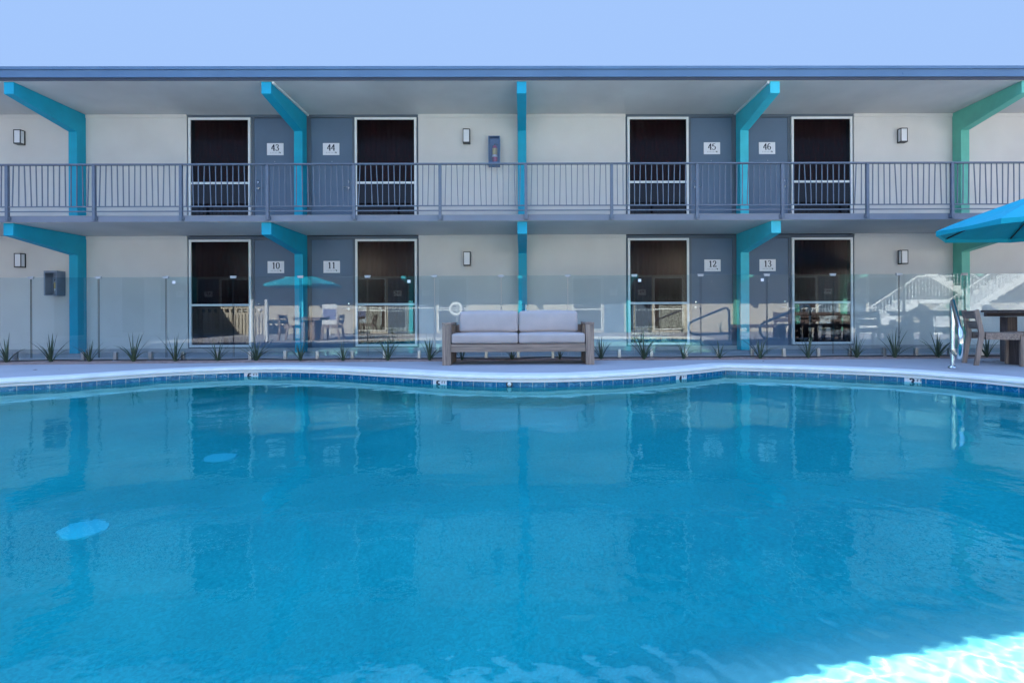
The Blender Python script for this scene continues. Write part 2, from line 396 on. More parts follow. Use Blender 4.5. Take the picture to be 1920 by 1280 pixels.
for y0, y1, pts in ((None, 9.36, DECK_BACK),):
    for a, b_ in zip(pts[:-1], pts[1:]):
        n_ = 6
        for q in range(n_):
            xa = a[0]+(b_[0]-a[0])*q/n_; xb = a[0]+(b_[0]-a[0])*(q+1)/n_; ya = a[1]+(b_[1]-a[1])*q/n_; yb = a[1]+(b_[1]-a[1])*(q+1)/n_
            sb.add([(xa, ya-.02, -.01), (xb, yb-.02, -.01), (xb, 9.0, .022), (xa, 9.0, .022), (xb, 9.36, .012), (xa, 9.36, .012)], [(0, 1, 2, 3), (3, 2, 4, 5)])
sb.box(-16, 16, -3.6, -3.0, -.03, .012)
tag(sb.build('planting_bed', M['soil']), kind='structure')
cop = sweep('pool_coping', [(.36, -.04), (.36, .004), (.33, .010), (.06, .012), (.015, .009), (-.008, .002), (-.020, -.010), (-.025, -.022), (-.023, -.036), (-.012, -.042), (-.014, -.044), (-.017, -.073), (.004, -.075)], M['coping'])
tag(cop, kind='structure')
tl = sweep('pool_tile_band', [(0, -.0715), (0, -.2255)], M['tile'], uv=True); tag(tl, kind='structure')
WZ = -.13
def depth_at(x, y):
    d = 1.17 - .17*(x-1.0)
    d = np.clip(d, .93, 1.75)
    k = np.clip((2.5-np.asarray(y))/.8, 0, 1)*np.clip((np.asarray(x)+.3)/1.3, 0, 1); k = k*k*(3-2*k)
    return d*(1-k)+np.clip(.72-.12*(np.asarray(x)-1.0), .5, .75)*k
C0 = np.array([-.6, 3.6])
rings = [(1.0, -.2255), (1.0, -.55), (.995, -.80)]
b = MB(); nr = 0; rows = []
tt = [1.0, 1.0, .99, .965]+list(np.linspace(.93, .03, 34)); zf = [0, .5, .86, .97]+[1]*34
for t, zk in zip(tt, zf):
    P = C0+(OUT-C0)*t; D = depth_at(P[:, 0], P[:, 1]); zz = WZ-.0955-(D-.0955)*zk
    rows.append([(P[i, 0], P[i, 1], zz[i]) for i in range(N)])
for r_ in rows: b.v += r_
for a in range(len(rows)-1):
    for i in range(N):
        j = (i+1) % N; b.f.append((a*N+i, a*N+j, (a+1)*N+j, (a+1)*N+i)); b.m.append(0)
b.f.append(tuple((len(rows)-1)*N+i for i in range(N))); b.m.append(0)
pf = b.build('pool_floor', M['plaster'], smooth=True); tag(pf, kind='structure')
try: pf.cycles.is_caustics_receiver = True
except Exception: pass

# water surface: a real rippled grid
xs_w = np.concatenate([np.arange(-7.4, -.6, .035), np.arange(-.6, 3.0, .010), np.arange(3.0, 6.25, .035)])
ys_w = np.concatenate([np.arange(-.2, .7, .03), np.arange(.7, 3.0, .010), np.arange(3.0, 8.35, .03)])
nx, ny = len(xs_w), len(ys_w)
X, Y = np.meshgrid(xs_w, ys_w)
Z = np.full_like(X, WZ)
for i in range(40):
    lam = .22*(7.0**rng.random()); th = rng.random()*2*math.pi; k = 2*math.pi/lam
    Z += .0016/k*np.sin(k*(X*math.cos(th)+Y*math.sin(th))+rng.random()*6.28)*(.3+1.1*(.5+.5*np.sin(X*(.5+rng.random())+Y*(.4+rng.random())+rng.random()*6)))
# fine wind ripple, stronger towards the near right corner
amp = np.clip((3.0-Y)/2.2, 0, 1)*np.clip((X+.8)/1.6, 0, 1)
for i in range(60):
    lam = .045*(3.2**rng.random()); th = rng.normal(.5, .8); k = 2*math.pi/lam
    Z += amp*.0062/k*np.sin(k*(X*math.cos(th)+Y*math.sin(th))+rng.random()*6.28)
me = bpy.data.meshes.new('pool_water')
vs = np.stack([X, Y, Z], -1).reshape(-1, 3)
me.vertices.add(len(vs)); me.vertices.foreach_set('co', vs.ravel())
I = (np.arange(ny-1)[:, None]*nx+np.arange(nx-1)[None, :]).ravel()
Q = np.stack([I, I+1, I+nx+1, I+nx], 1).ravel().astype(np.int32)
me.loops.add(len(Q)); me.loops.foreach_set('vertex_index', Q)
me.polygons.add(len(I)); me.polygons.foreach_set('loop_start', (np.arange(len(I))*4).astype(np.int32))
me.polygons.foreach_set('use_smooth', [True]*len(I)); me.update(calc_edges=True)
me.materials.append(M['water'])
wt = bpy.data.objects.new('pool_water', me); COL.objects.link(wt); tag(wt, kind='structure')
try: wt.cycles.is_caustics_caster = True
except Exception: pass

# ------------------------------------------------------------------ the motel wing
WY = 11.0; X0 = -.03; BAY = 4.6; S1T, S1B, S2 = 2.58, 2.464, 5.00
COLX = [X0+BAY*i for i in range(-3, 4)]
bl = empty('motel_building', (0, WY, 0), 'long two storey pale stucco motel wing with teal bracket columns and flat blue roof edge', 'building')
def wallpieces(z0, z1):
    b = MB(); xs = -17
    for c in (X0-BAY, X0+BAY):
        b.box(xs, c-2.42, WY, WY+.25, z0, z1); xs = c+2.42
    b.box(xs, 17, WY, WY+.25, z0, z1)
    return b
for z0, z1 in ((.03, S1B), (S1T, S2)):
    o = wallpieces(z0, z1).build('wall', M['wall'], bl)
    b = MB()
    xs = -17
    for c in (X0-BAY, X0+BAY):
        b.box(xs, c-2.42, WY-.018, WY-.002, z1-.07, z1-.002); xs = c+2.42
    b.box(xs, 17, WY-.018, WY-.002, z1-.07, z1-.002)
    b.build('wall_trim', M['wall'], bl)
MB().box(-17, 17, WY+.25, 22, .03, 4.98).build('room_block', M['room'], bl)
MB().box(-17, 17, WY-.02, WY+.24, -.02, .11).build('base_curb', M['curb'], bl)
rf = MB().box(-18, 18, 9.44, 22.4, S2, 5.19).build('roof', M['soffit'], bl)
MB().box(-18, 18, 9.425, 9.438, 5.003, 5.055).build('fascia_underline', M['fascia_dark'], rf)
MB().box(-18, 18, 9.402, 9.437, 5.057, 5.188).build('fascia', M['fascia'], rf)
MB().box(-18, 18, 9.385, 22.4, 5.192, 5.245).build('roof_edge_flashing', M['fascia'], rf)
# sheet joints on the flashing
for x in (-10.2, -6.4, -3.2, .5, 4.5, 8.1, 11.2): MB().box(x, x+.25, 9.3825, 9.3845, 5.194, 5.243).build('flashing_lap', M['fascia'], rf)
sl = MB().box(-18, 18, 9.40, WY, S1B, S1T-.012).build('balcony_slab', M['soffit'], bl)
MB().box(-18, 18, 9.372, 9.398, S1B+.004, S1T-.008).build('slab_edge', M['slab_edge'], sl)
MB().box(-18, 18, 9.374, WY, S1T-.010, S1T).build('slab_topping', M['concrete'], sl)
b = MB()
b.box(-18, 18, 9.36, WY+.02, -.25, .03)
tag(b.build('walkway', M['concrete']), kind='structure')
for (c, s) in ((X0-BAY, 1), (X0+BAY, -1)):
    MB().box(c+s*.115-.018, c+s*.115+.018, 9.46, WY-.002, S2-.035, S2-.002).build('soffit_strip', M['white'], bl)
def bracket(c, z0, ztop, ztip, zroot, m, yb):
    b = MB(); t = .088
    poly = [(WY-.002, z0), (WY-.002, ztop), (yb, ztop), (yb, ztip), (10.775, zroot), (10.775, z0)]
    b.prism(poly, 0, c-t, c+t)
    o = b.build('bracket_column', m, bl); bevel(o, .006)
    return o
for i, c in enumerate(COLX):
    m = M[['teal_a', 'teal_a', 'teal_a', 'teal_a', 'teal_b', 'teal_c', 'teal_c'][i]]
    bracket(c, .03, S1B-.003, 2.24, 2.05, m, 9.43)
    o = bracket(c, S1T, S2-.003, 4.78, 4.57, m, 9.45)

# digits drawn as thick-and-thin ribbons
DIG = {'0': [[(.3, 0), (.45, .08), (.53, .3), (.53, .7), (.45, .92), (.3, 1), (.15, .92), (.07, .7), (.07, .3), (.15, .08), (.3, 0)]],
 '1': [[(.32, 1), (.32, 0)], [(.14, .82), (.32, .98)], [(.14, .02), (.5, .02)]],
 '2': [[(.08, .74), (.13, .92), (.3, 1), (.46, .92), (.5, .74), (.4, .5), (.2, .25), (.06, .06)], [(.04, .05), (.54, .05)], [(.04, .1), (.54, .1)], [(.52, .2), (.54, .03)]],
 '3': [[(.08, .82), (.15, .95), (.3, 1), (.44, .92), (.48, .77), (.4, .6), (.25, .53)], [(.25, .53), (.42, .47), (.52, .28), (.45, .08), (.28, 0), (.12, .05), (.06, .18)]],
 '4': [[(.42, 1), (.02, .3)], [(.0, .3), (.6, .3)], [(.42, 1), (.42, 0)], [(.28, .02), (.56, .02)]],
 '5': [[(.12, .96), (.5, .96)], [(.12, .96), (.10, .55)], [(.10, .55), (.28, .63), (.47, .52), (.53, .3), (.44, .08), (.27, 0), (.1, .06), (.05, .18)]],
 '6': [[(.48, .88), (.36, 1), (.2, .92), (.09, .65), (.07, .35), (.14, .08), (.3, 0), (.46, .08), (.53, .3), (.45, .52), (.3, .58), (.14, .5), (.08, .35)]]}
def ribbon(b, pts, tx, org, ux, uz, nrm, thick, thin, mi, d=.0015):
    """pts (u,v) in digit units; tx scale; built as a slightly raised flat ribbon"""
    org, ux, uz, nrm = Vector(org), Vector(ux), Vector(uz), Vector(nrm)
    n = len(pts); L = []; 
    for i, p in enumerate(pts):
        a = pts[max(i-1, 0)]; c = pts[min(i+1, n-1)]
        dx, dy = c[0]-a[0], c[1]-a[1]; l = math.hypot(dx, dy) or 1
        wd = thin+(thick-thin)*abs(dy/l)**1.5; nx_, ny_ = -dy/l*wd/2, dx/l*wd/2
        L.append(((p[0]+nx_, p[1]+ny_), (p[0]-nx_, p[1]-ny_)))
    vs = []
    for (a, c) in L:
        for q in (a, c): vs.append(org+ux*(q[0]*tx)+uz*(q[1]*tx)+nrm*d)
    b.add(vs, [(2*i, 2*i+1, 2*i+3, 2*i+2) for i in range(n-1)], mi)
def number(b, text, cx, cz, y, h, mi=1, thick=.17, thin=.06):
    wdt = .66*h; x = cx-wdt*len(text)/2+.03*h
    for k, ch in enumerate(text):
        for q, st_ in enumerate(DIG[ch]): ribbon(b, st_, h, (x+k*wdt, y, cz-h/2), (1, 0, 0), (0, 0, 1), (0, -1, 0), thick, thin, mi, d=.001+.0002*q+.0001*k)
def room_sign(name, text, cx, cz, y, parent):
    b = MB(); b.box(cx-.172, cx+.172, y-.006, y, cz-.125, cz+.125)
    number(b, text, cx, cz+.032, y-.006, .13, thick=.19, thin=.07)
    for k in range(6):     # faint small lettering with a darker last mark
        x = cx-.095+k*.032; ribbon(b, [(0, 0), (0, 1)], .028, (x, y-.006, cz-.09), (1, 0, 0), (0, 0, 1), (0, -1, 0), .45, .3, 2)
    ribbon(b, [(0, 1), (.8, .0)], .03, (cx+.085, y-.006, cz-.09), (1, 0, 0), (0, 0, 1), (0, -1, 0), .5, .3, 1)
    ribbon(b, [(.8, 1), (.8, .0)], .03, (cx+.085, y-.006, cz-.09), (1, 0, 0), (0, 0, 1), (0, -1, 0), .3, .3, 1, d=.002)
    return b.build(name, [M['plaque'], M['ink'], M['inkpale']], parent)

def pair(c, z, texts, far=False):
    """the recessed grey infill with two doors and two tall white framed windows round one column"""
    MB().box(c-2.42, c+2.42, WY+.07, WY+.25, z+.0, z+2.42).build  # (infill is cut round the windows below)
    inf = MB()
    inf.box(c-1.085, c+1.085, WY+.06, WY+.248, z+.0, z+2.40)
    inf.box(c-2.42, c+2.42, WY+.02, WY+.058, z+2.36, z+2.42)
    for s in (-1, 1): 
        x = sorted((c+s*2.385, c+s*2.42)); inf.box(x[0], x[1], WY+.02, WY+.248, z, z+2.358)
        x = sorted((c+s*1.03, c+s*1.085)); inf.box(x[0], x[1], WY+.02, WY+.058, z, z+2.358)
    inf.box(c-.16, c+.16, WY+.02, WY+.058, z, z+2.358)
    inf.box(c-2.384, c+2.384, WY+.06, WY+.248, z, z+.10)
    inf.build('door_surround', M['infill'], bl)
    for k, s in enumerate((-1, 1)):
        a, e = sorted((c+s*.165, c+s*1.025))
        leaf = MB().box(a, e, WY+.028, WY+.058, z+.012, z+2.345).build('door', M['door'], bl)
        xh = c+s*.945
        h = MB(); h.lathe((xh, WY+.027, z+.885), [(0, .016), (.026, .014), (.031, .006), (.032, 0)], 16, axis='y')
        h.tube([(xh, WY+.022, z+.885), (xh, WY-.035, z+.885)], .011, 8)
        h.tube([(xh+s*.008, WY-.033, z+.885), (xh-s*.04, WY-.036, z+.888), (xh-s*.11, WY-.030, z+.882)], .010, 8)
        h.build('handle', M['steel'], leaf, smooth=True)
        h = MB(); h.lathe((xh, WY+.027, z+1.005), [(0, .018), (.018, .018), (.024, .012), (.028, 0)], 16, axis='y')
        h.build('deadbolt', M['steel'], leaf, smooth=True)
        MB().lathe((c+s*.6, WY+.027, z+1.44), [(0, .005), (.008, .005), (.009, 0)], 10, axis='y').build('peephole', M['satin'], leaf)
        room_sign('number_sign', texts[k], c+s*.585, z+1.70 if z > 1 else z+1.775, WY+.027, leaf)
        MB().box(a, e, WY+.0, WY+.059, z-.0, z+.010).build('threshold', M['satin'], leaf)
        # window
        a, e = sorted((c+s*1.09, c+s*2.38)); z0, z1 = z+.105, z+2.352; f = .045
        fr = MB(); y0, y1 = WY-.015, WY+.045
        fr.box(a, e, y0, y1, z1-f, z1); fr.box(a, e, y0, y1, z0, z0+f)
        fr.box(a, a+f, y0, y1, z0+f, z1-f); fr.box(e-f, e, y0, y1, z0+f, z1-f)
        win = fr.build('window', M['white'], bl)
        zm = z+.985
        MB().box(a+f, e-f, y0+.006, y1-.01, zm-.022, zm+.022).build('mullion', M['white'], win)
        MB().box(a+f, e-f, WY+.008, WY+.011, zm+.022, z1-f).build('sun_screen', M['screen'], win)
        MB().box(a+f, e-f, WY+.012, WY+.016, z0+f, zm-.022).build('pane', M['pane'], win)
        cu = MB(); n_ = 80; vs = []
        for q in range(n_+1):
            x = a+.03+(e-a-.06)*q/n_; yy = WY+.15+.022*math.sin(q*.9)+.012*math.sin(q*.37+c+k)
            vs += [(x, yy, z+.12), (x, yy, z+2.34)]
        cu.add(vs, [(2*q, 2*q+2, 2*q+3, 2*q+1) for q in range(n_)])
        cu.build('curtain', M['curtain'], win, smooth=True)
pair(X0-BAY, .03, ('10', '11')); pair(X0+BAY, .03, ('12', '13'))
pair(X0-BAY, S1T, ('43', '44')); pair(X0+BAY, S1T, ('45', '46'))

# ------------------------------------------------------------------ balcony railing, one welded section per bay of posts
RY = 9.345; PIT = BAY/3
def railing(i, label, xoff=0):
    x0 = X0+.07+i*PIT; x1 = x0+PIT
    t = empty('railing_section', (x0, RY, S1T), label, 'railing', 'railing sections along the upper walkway')
    b = MB(); b.box(x0-.026, x0+.026, RY-.026, RY+.022, S1B+.02, 3.462); b.box(x0-.045, x0+.045, RY-.006, RY+.026, S1B+.03, S1B+.09)
    bevel(b.build('post', M['rail'], t), .003)
    b = MB(); b.box(x0-.026, x1-.028, RY-.032, RY+.028, 3.464, 3.490); bevel(b.build('handrail', M['rail'], t), .004)
    MB().box(x0+.026, x1-.026, RY-.012, RY+.012, 2.722, 2.742).build('lower_rail', M['rail'], t)
    MB().box(x0+.026, x1-.026, RY-.012, RY+.012, 2.638, 2.656).build('bottom_rail', M['rail'], t)
    n_ = 14
    for q in range(n_):
        x = x0+.026+(x1-x0-.052)*(q+.75)/(n_+.5); le = random.gauss(0, .009)
        if q == 0: le += .01
        b = MB(); r_ = .0068
        xa, xb = x+le*.4, x-le
        vs = []
        for (xx, zz) in ((xb, 2.742), (xa, 3.464)):
            for (dx, dy) in ((-r_, -r_), (r_, -r_), (r_, r_), (-r_, r_)): vs.append((xx+dx, RY+dy, zz))
        b.add(vs, [(0, 1, 5, 4), (1, 2, 6, 5), (2, 3, 7, 6), (3, 0, 4, 7)])
        b.build('baluster', M['rail'], t)
RL = {-7: 'railing section at far left end of walkway, cut off by the photo edge',
 -6: 'railing section crossing the leftmost teal column on the upper floor',
 -5: 'railing section in front of bare wall left of the window of room 43',
 -4: 'railing section in front of the dark window beside door 43',
 -3: 'railing section passing the teal column between doors 43 and 44',
 -2: 'railing section in front of the dark window beside door 44',
 -1: 'railing section below the upper fire extinguisher cabinet',
 0: 'railing section in front of bare wall just right of the middle teal column',
 1: 'railing section in front of the dark window beside door 45',
 2: 'railing section passing the teal column between doors 45 and 46',
 3: 'railing section in front of the dark window beside door 46',
 4: 'railing section below the upper right wall lamp',
 5: 'railing section crossing the pale green column above the parasol'}
for i, lb in RL.items(): railing(i, lb)

# ------------------------------------------------------------------ wall lamps
def wall_lamp(x, z, label):
    y = WY; t = empty('wall_lamp', (x, y, z), label, 'wall lamp', 'box shaped wall lamps')
    w_, h_, d_ = .072, .147, .115; e = .012
    b = MB(); b.box(x-w_, x+w_, y-.014, y-.001, z-h_, z+h_)
    b.box(x-w_, x+w_, y-d_, y-.014, z+h_-.016, z+h_); b.box(x-w_, x+w_, y-d_, y-.014, z-h_, z-h_+.022)
    for sx in (-1, 1): 
        xx = sorted((x+sx*w_, x+sx*(w_-e))); b.box(xx[0], xx[1], y-d_, y-d_+e, z-h_+.022, z+h_-.016)
        b.box(xx[0], xx[1], y-.026, y-.0145, z-h_+.022, z+h_-.016)
    b.build('housing', M['black'], t)
    MB().box(x-w_+.006, x+w_-.006, y-d_+.006, y-.016, z-h_+.0225, z+h_-.0165).build('diffuser', M['diffuser'], t)
for px, lo, up in ((-10.47, 'left', 0), (-1.19, 'mid', 0), (7.98, 'right', 0)):
    side = {'left': 'left of the leftmost teal column', 'mid': 'left of the centre column', 'right': 'between the right window and green column'}[lo]
    wall_lamp(px, 4.51, 'black white wall lamp, upper floor, '+side)
    wall_lamp(px, 1.955, 'black white wall lamp, ground floor, '+side)

# ------------------------------------------------------------------ fire extinguishers in cabinets
def ext_cabinet(x, z, w_, h_, d_, m, label, elabel, scale=1.0, open_side=False):
    y = WY; t = empty('extinguisher_cabinet', (x, y, z), label, 'cabinet')
    b = MB(); k = .012
    b.box(x-w_, x+w_, y-.012, y-.001, z-h_, z+h_)
    for s in (-1, 1): xx = sorted((x+s*w_, x+s*(w_-k))); b.box(xx[0], xx[1], y-d_, y-.012, z-h_, z+h_)
    b.box(x-w_+k, x+w_-k, y-d_, y-.012, z+h_-k, z+h_); b.box(x-w_+k, x+w_-k, y-d_, y-.012, z-h_, z-h_+k)
    if not open_side:
        b.box(x-w_+k, x+w_-k, y-d_, y-d_+.01, z-h_+k, z-h_+.075)
    else:
        b.box(x-w_+k, x+w_-k, y-d_, y-d_+.01, z+h_-.045, z+h_-k)
        b.box(x+w_-.03, x+w_-k, y-d_, y-d_+.01, z-h_+k, z+h_-.045); b.box(x-w_+k, x-w_+.03, y-d_, y-d_+.01, z-h_+k, z+h_-.045)
    b.build('box', m, t)
    if not open_side: MB().box(x-w_+k, x+w_-k, y-d_+.012, y-d_+.015, z-h_+.0775, z+h_-.0455).build('clear_door', M['acrylic'], t)
    e = empty('fire_extinguisher', (x, y-d_*.5, z-h_+.02), elabel, 'fire extinguisher')
    ex = x+(.01 if not open_side else .055); r_ = .045*scale; zb = z-h_+.09 if not open_side else z-h_+.02; H = .30*scale; yy = y-d_*.52
    b = MB(); b.lathe((ex, yy, zb), [(0, 0), (r_*.9, 0), (r_, .02), (r_, H*.8), (r_*.85, H*.9), (r_*.35, H), (0, H)], 20); b.build('cylinder', M['red'] if not open_side else M['satin'], e, smooth=True)
    b = MB(); b.lathe((ex, yy, zb), [(r_*1.02, H*.42), (r_*1.02, H*.80)], 20); b.build('label_band', M['yellow'], e, smooth=True)
    b = MB(); b.lathe((ex, yy, zb), [(r_*1.02, H*.28), (r_*1.02, H*.40)], 20); b.build('white_band', M['white'], e, smooth=True)
    b = MB(); b.box(ex-.012, ex+.012, yy-.012, yy+.012, zb+H, zb+H+.03); b.tube([(ex, yy, zb+H+.03), (ex+.03, yy-.02, zb+H+.02), (ex+.065, yy-.03, zb+H+.0)], .006, 6)
    b.tube([(ex, yy, zb+H+.012), (ex-.04, yy-.01, zb+H-.01), (ex-r_-.012, yy-.015, zb+H*.6), (ex-r_-.01, yy-.01, zb+H*.1)], .007, 6)
    b.build('valve_and_hose', M['black'], e, smooth=True)
ext_cabinet(-.61, 4.185, .118, .305, .16, M['cab'], 'tall blue metal fire extinguisher cabinet on the upper floor wall left of the centre column', 'red fire extinguisher with yellow label inside the upper blue cabinet', 1.15)
ext_cabinet(-9.72, 1.475, .135, .255, .20, M['cab2'], 'dark grey open fronted extinguisher cabinet on the ground floor wall at far left', 'silver fire extinguisher with yellow label inside the grey cabinet at far left', 1.05, True)

# ------------------------------------------------------------------ glass pool fence
FY = 9.1; FP = 1.16; FX = -.40
WHERE = {-8: 'at the far left edge of the photo', -7: 'in front of the leftmost teal column', -6: 'in front of bare wall right of the leftmost teal column', -5: 'at the left edge of the window of room 10',
 -4: 'in front of the window and door of room 10', -3: 'in front of doors 10 and 11', -2: 'in front of the window of room 11', -1: 'in front of bare wall left of the sofa', 0: 'behind the left half of the sofa',
 1: 'behind the right end of the sofa', 2: 'in front of the window of room 12', 3: 'in front of door 12 and the teal column', 4: 'in front of door 13', 5: 'in front of the window of room 13', 6: 'under the lower right wall lamp',
 7: 'in front of the pale green column', 8: 'behind the wooden bench at the right edge', 9: 'beyond the right edge of the photo'}
STICK = {-5: .12, -2: .62, 2: .08, 3: .93}
def fence_panel(i):
    x0 = FX+(i-.0)*FP-0.0; x1 = x0+FP
    if i >= 7: x0 -= .0
    t = empty('glass_fence_panel', ((x0+x1)/2, FY, .02), 'clear frameless glass fence panel '+WHERE[i], 'fence panel', 'glass panels of the pool fence')
    b = MB(); g = .009
    b.box(x0+g, x1-g, FY-.006, FY+.006, .075, 1.462)
    o = b.build('glass', [M['fence'], M['dark_edge']], t)
    for p in o.data.polygons:
        if abs(p.normal.x) > .5: p.material_index = 1
    for s in (.25, .77):
        x = x0+FP*s
        b = MB(); b.box(x-.026, x+.026, FY-.030, FY-.0075, .02, .175); b.box(x-.026, x+.026, FY+.0075, FY+.030, .02, .175); b.box(x-.026, x+.026, FY-.0074, FY+.0074, .02, .070)
        b.box(x-.05, x+.05, FY-.05, FY+.05, .012, .022)
        bevel(b.build('spigot', M['satin'], t), .004)
    b = MB(); b.box(x0-.05, x0+.05, FY-.014, FY+.014, 1.4635, 1.478); b.box(x0-.045, x0+.045, FY-.014, FY-.0075, 1.436, 1.4635); b.box(x0-.045, x0+.045, FY+.0075, FY+.014, 1.436, 1.4635)
    b.build('top_clip', M['clip'], t)
    if i in STICK:
        x = x0+FP*STICK[i]; MB().box(x-.026, x+.026, FY-.0085, FY-.0065, 1.345, 1.395).build('sticker', M['plaque'], t)
for i in range(-8, 10): fence_panel(i)

# ------------------------------------------------------------------ aloes in the bed
def aloe(x, y, z, s, seed, label, n=None):
    r = random.Random(seed); n = n or r.randint(9, 13); b = MB()
    for k in range(n):
        a = 2*math.pi*k/n+r.uniform(-.3, .3); L = s*r.uniform(.8, 1.3); lean = r.uniform(.35, 1.15) if k % 3 else r.uniform(.03, .35)
        if r.random() < .12: lean = 1.25
        segs = 8; px, py, pz = x+math.cos(a)*.012, y+math.sin(a)*.012, z; ang = lean*.55; w0 = r.uniform(.012, .018)*s/.36
        pts = []
        for q in range(segs+1):
            pts.append((px, py, pz)); st_ = L/segs
            px += math.cos(a)*math.sin(ang)*st_; py += math.sin(a)*math.sin(ang)*st_*.8; pz += math.cos(ang)*st_
            ang += lean*.085*(1+q*.06)
        sx, sy = -math.sin(a), math.cos(a); o = len(b.v); mi = 1 if r.random() < .25 else 0
        for q, p in enumerate(pts):
            f = q/segs; w_ = w0*(1-f)**.75*(1 if f > .08 else .8)+.0006; d_ = w_*.45
            nx_, ny_ = math.cos(a), math.sin(a)
            b.v += [(p[0]+sx*w_, p[1]+sy*w_, p[2]+d_*.3), (p[0]+nx_*d_, p[1]+ny_*d_, p[2]-d_*.7), (p[0]-sx*w_, p[1]-sy*w_, p[2]+d_*.3), (p[0]-nx_*d_*.2, p[1]-ny_*d_*.2, p[2]+d_*.1)]
        for q in range(segs):
            for e in range(4): b.f.append((o+q*4+e, o+q*4+(e+1) % 4, o+q*4+4+(e+1) % 4, o+q*4+4+e)); b.m.append(mi)
        b.f.append((o+segs*4, o+segs*4+1, o+segs*4+2, o+segs*4+3)); b.m.append(mi)
    o = b.build('aloe_plant', [M['aloe'], M['aloe2']], smooth=True, pl=(x, y, z)); o.location = (x, y, z)
    return tag(o, label, 'plant', 'spiky aloes planted along the glass fence')
AL = [(12, .36, 'spiky green aloe at the far left edge of the bed'), (95, .36, 'spiky aloe below the grey extinguisher cabinet at the left'),
 (167, .32, 'aloe with long low leaf just right of the leftmost teal column'), (250, .38, 'tall aloe in front of bare wall, second right of the leftmost column'),
 (328, .38, 'aloe at the fence just left of the window of room 10'), (408, .29, 'small aloe under the window of room 10'), (480, .33, 'bushy aloe at the right edge of the window of room 10'),
 (563, .30, 'aloe at the foot of the teal column between doors 10 and 11'), (643, .26, 'short pale aloe in front of door 11'), (727, .40, 'large aloe under the window of room 11'),
 (805, .36, 'aloe with arching leaves just left of the sofa'), (866, .22, 'aloe seen under the left end of the sofa'), (960, .22, 'aloe seen under the middle of the sofa'),
 (1049, .20, 'aloe seen under the right half of the sofa'), (1127, .32, 'aloe touching the right arm of the sofa'), (1207, .40, 'tall aloe under the left side of the window of room 12'),
 (1281, .30, 'thin sparse aloe at the right edge of the window of room 12'), (1349, .27, 'small aloe in front of door 12'), (1425, .36, 'dense aloe right of the teal column by door 13'),
 (1515, .32, 'aloe under the window of room 13'), (1606, .30, 'narrow upright aloe right of the window of room 13'), (1677, .40, 'large wide aloe below the lower right wall lamp'),
 (1758, .38, 'aloe with long left leaf behind the steel pool rail'), (1850, .32, 'aloe under the wooden bench at the right')]
def x_at(px, y): return math.tan(math.atan((px-991)/980)+.0081)*y
for k, (px, s, lb) in enumerate(AL):
    yy = 8.965+random.uniform(-.03, .02); aloe(x_at(px, yy), yy, .015, s*1.12, 100+k, lb, n=6 if px == 1281 else None)
# drip hose along the bed
b = MB(); pts = []
for q in range(260):
    x = -11+22.5*q/259; pts.append((x, 9.02+.05*math.sin(x*2.3)+.03*math.sin(x*5.1), .032+.012*max(0, math.sin(x*3.7))))
tag(b.tube(pts, .009, 6).build('drip_hose', M['hose'], smooth=True), 'thin black irrigation hose lying along the planting bed', 'hose')
b = MB()
for q in range(900):
    x = random.uniform(-11, 11); y = random.uniform(8.84, 9.34); r_ = random.uniform(.006, .016); z = .006+(y-8.8)*.06 if y < 9 else .02
    vs = [(x+r_*random.uniform(.7, 1.2)*a, y+r_*random.uniform(.7, 1.2)*c, z+r_*.6*e) for a, c, e in ((1, 0, 0), (-1, 0, 0), (0, 1, 0), (0, -1, 0), (0, 0, 1), (0, 0, -.5))]
    b.add(vs, [(0, 2, 4), (2, 1, 4), (1, 3, 4), (3, 0, 4)])
tag(b.build('gravel', M['gravel']), 'small brown gravel scattered over the planting bed', 'gravel', kind='stuff')

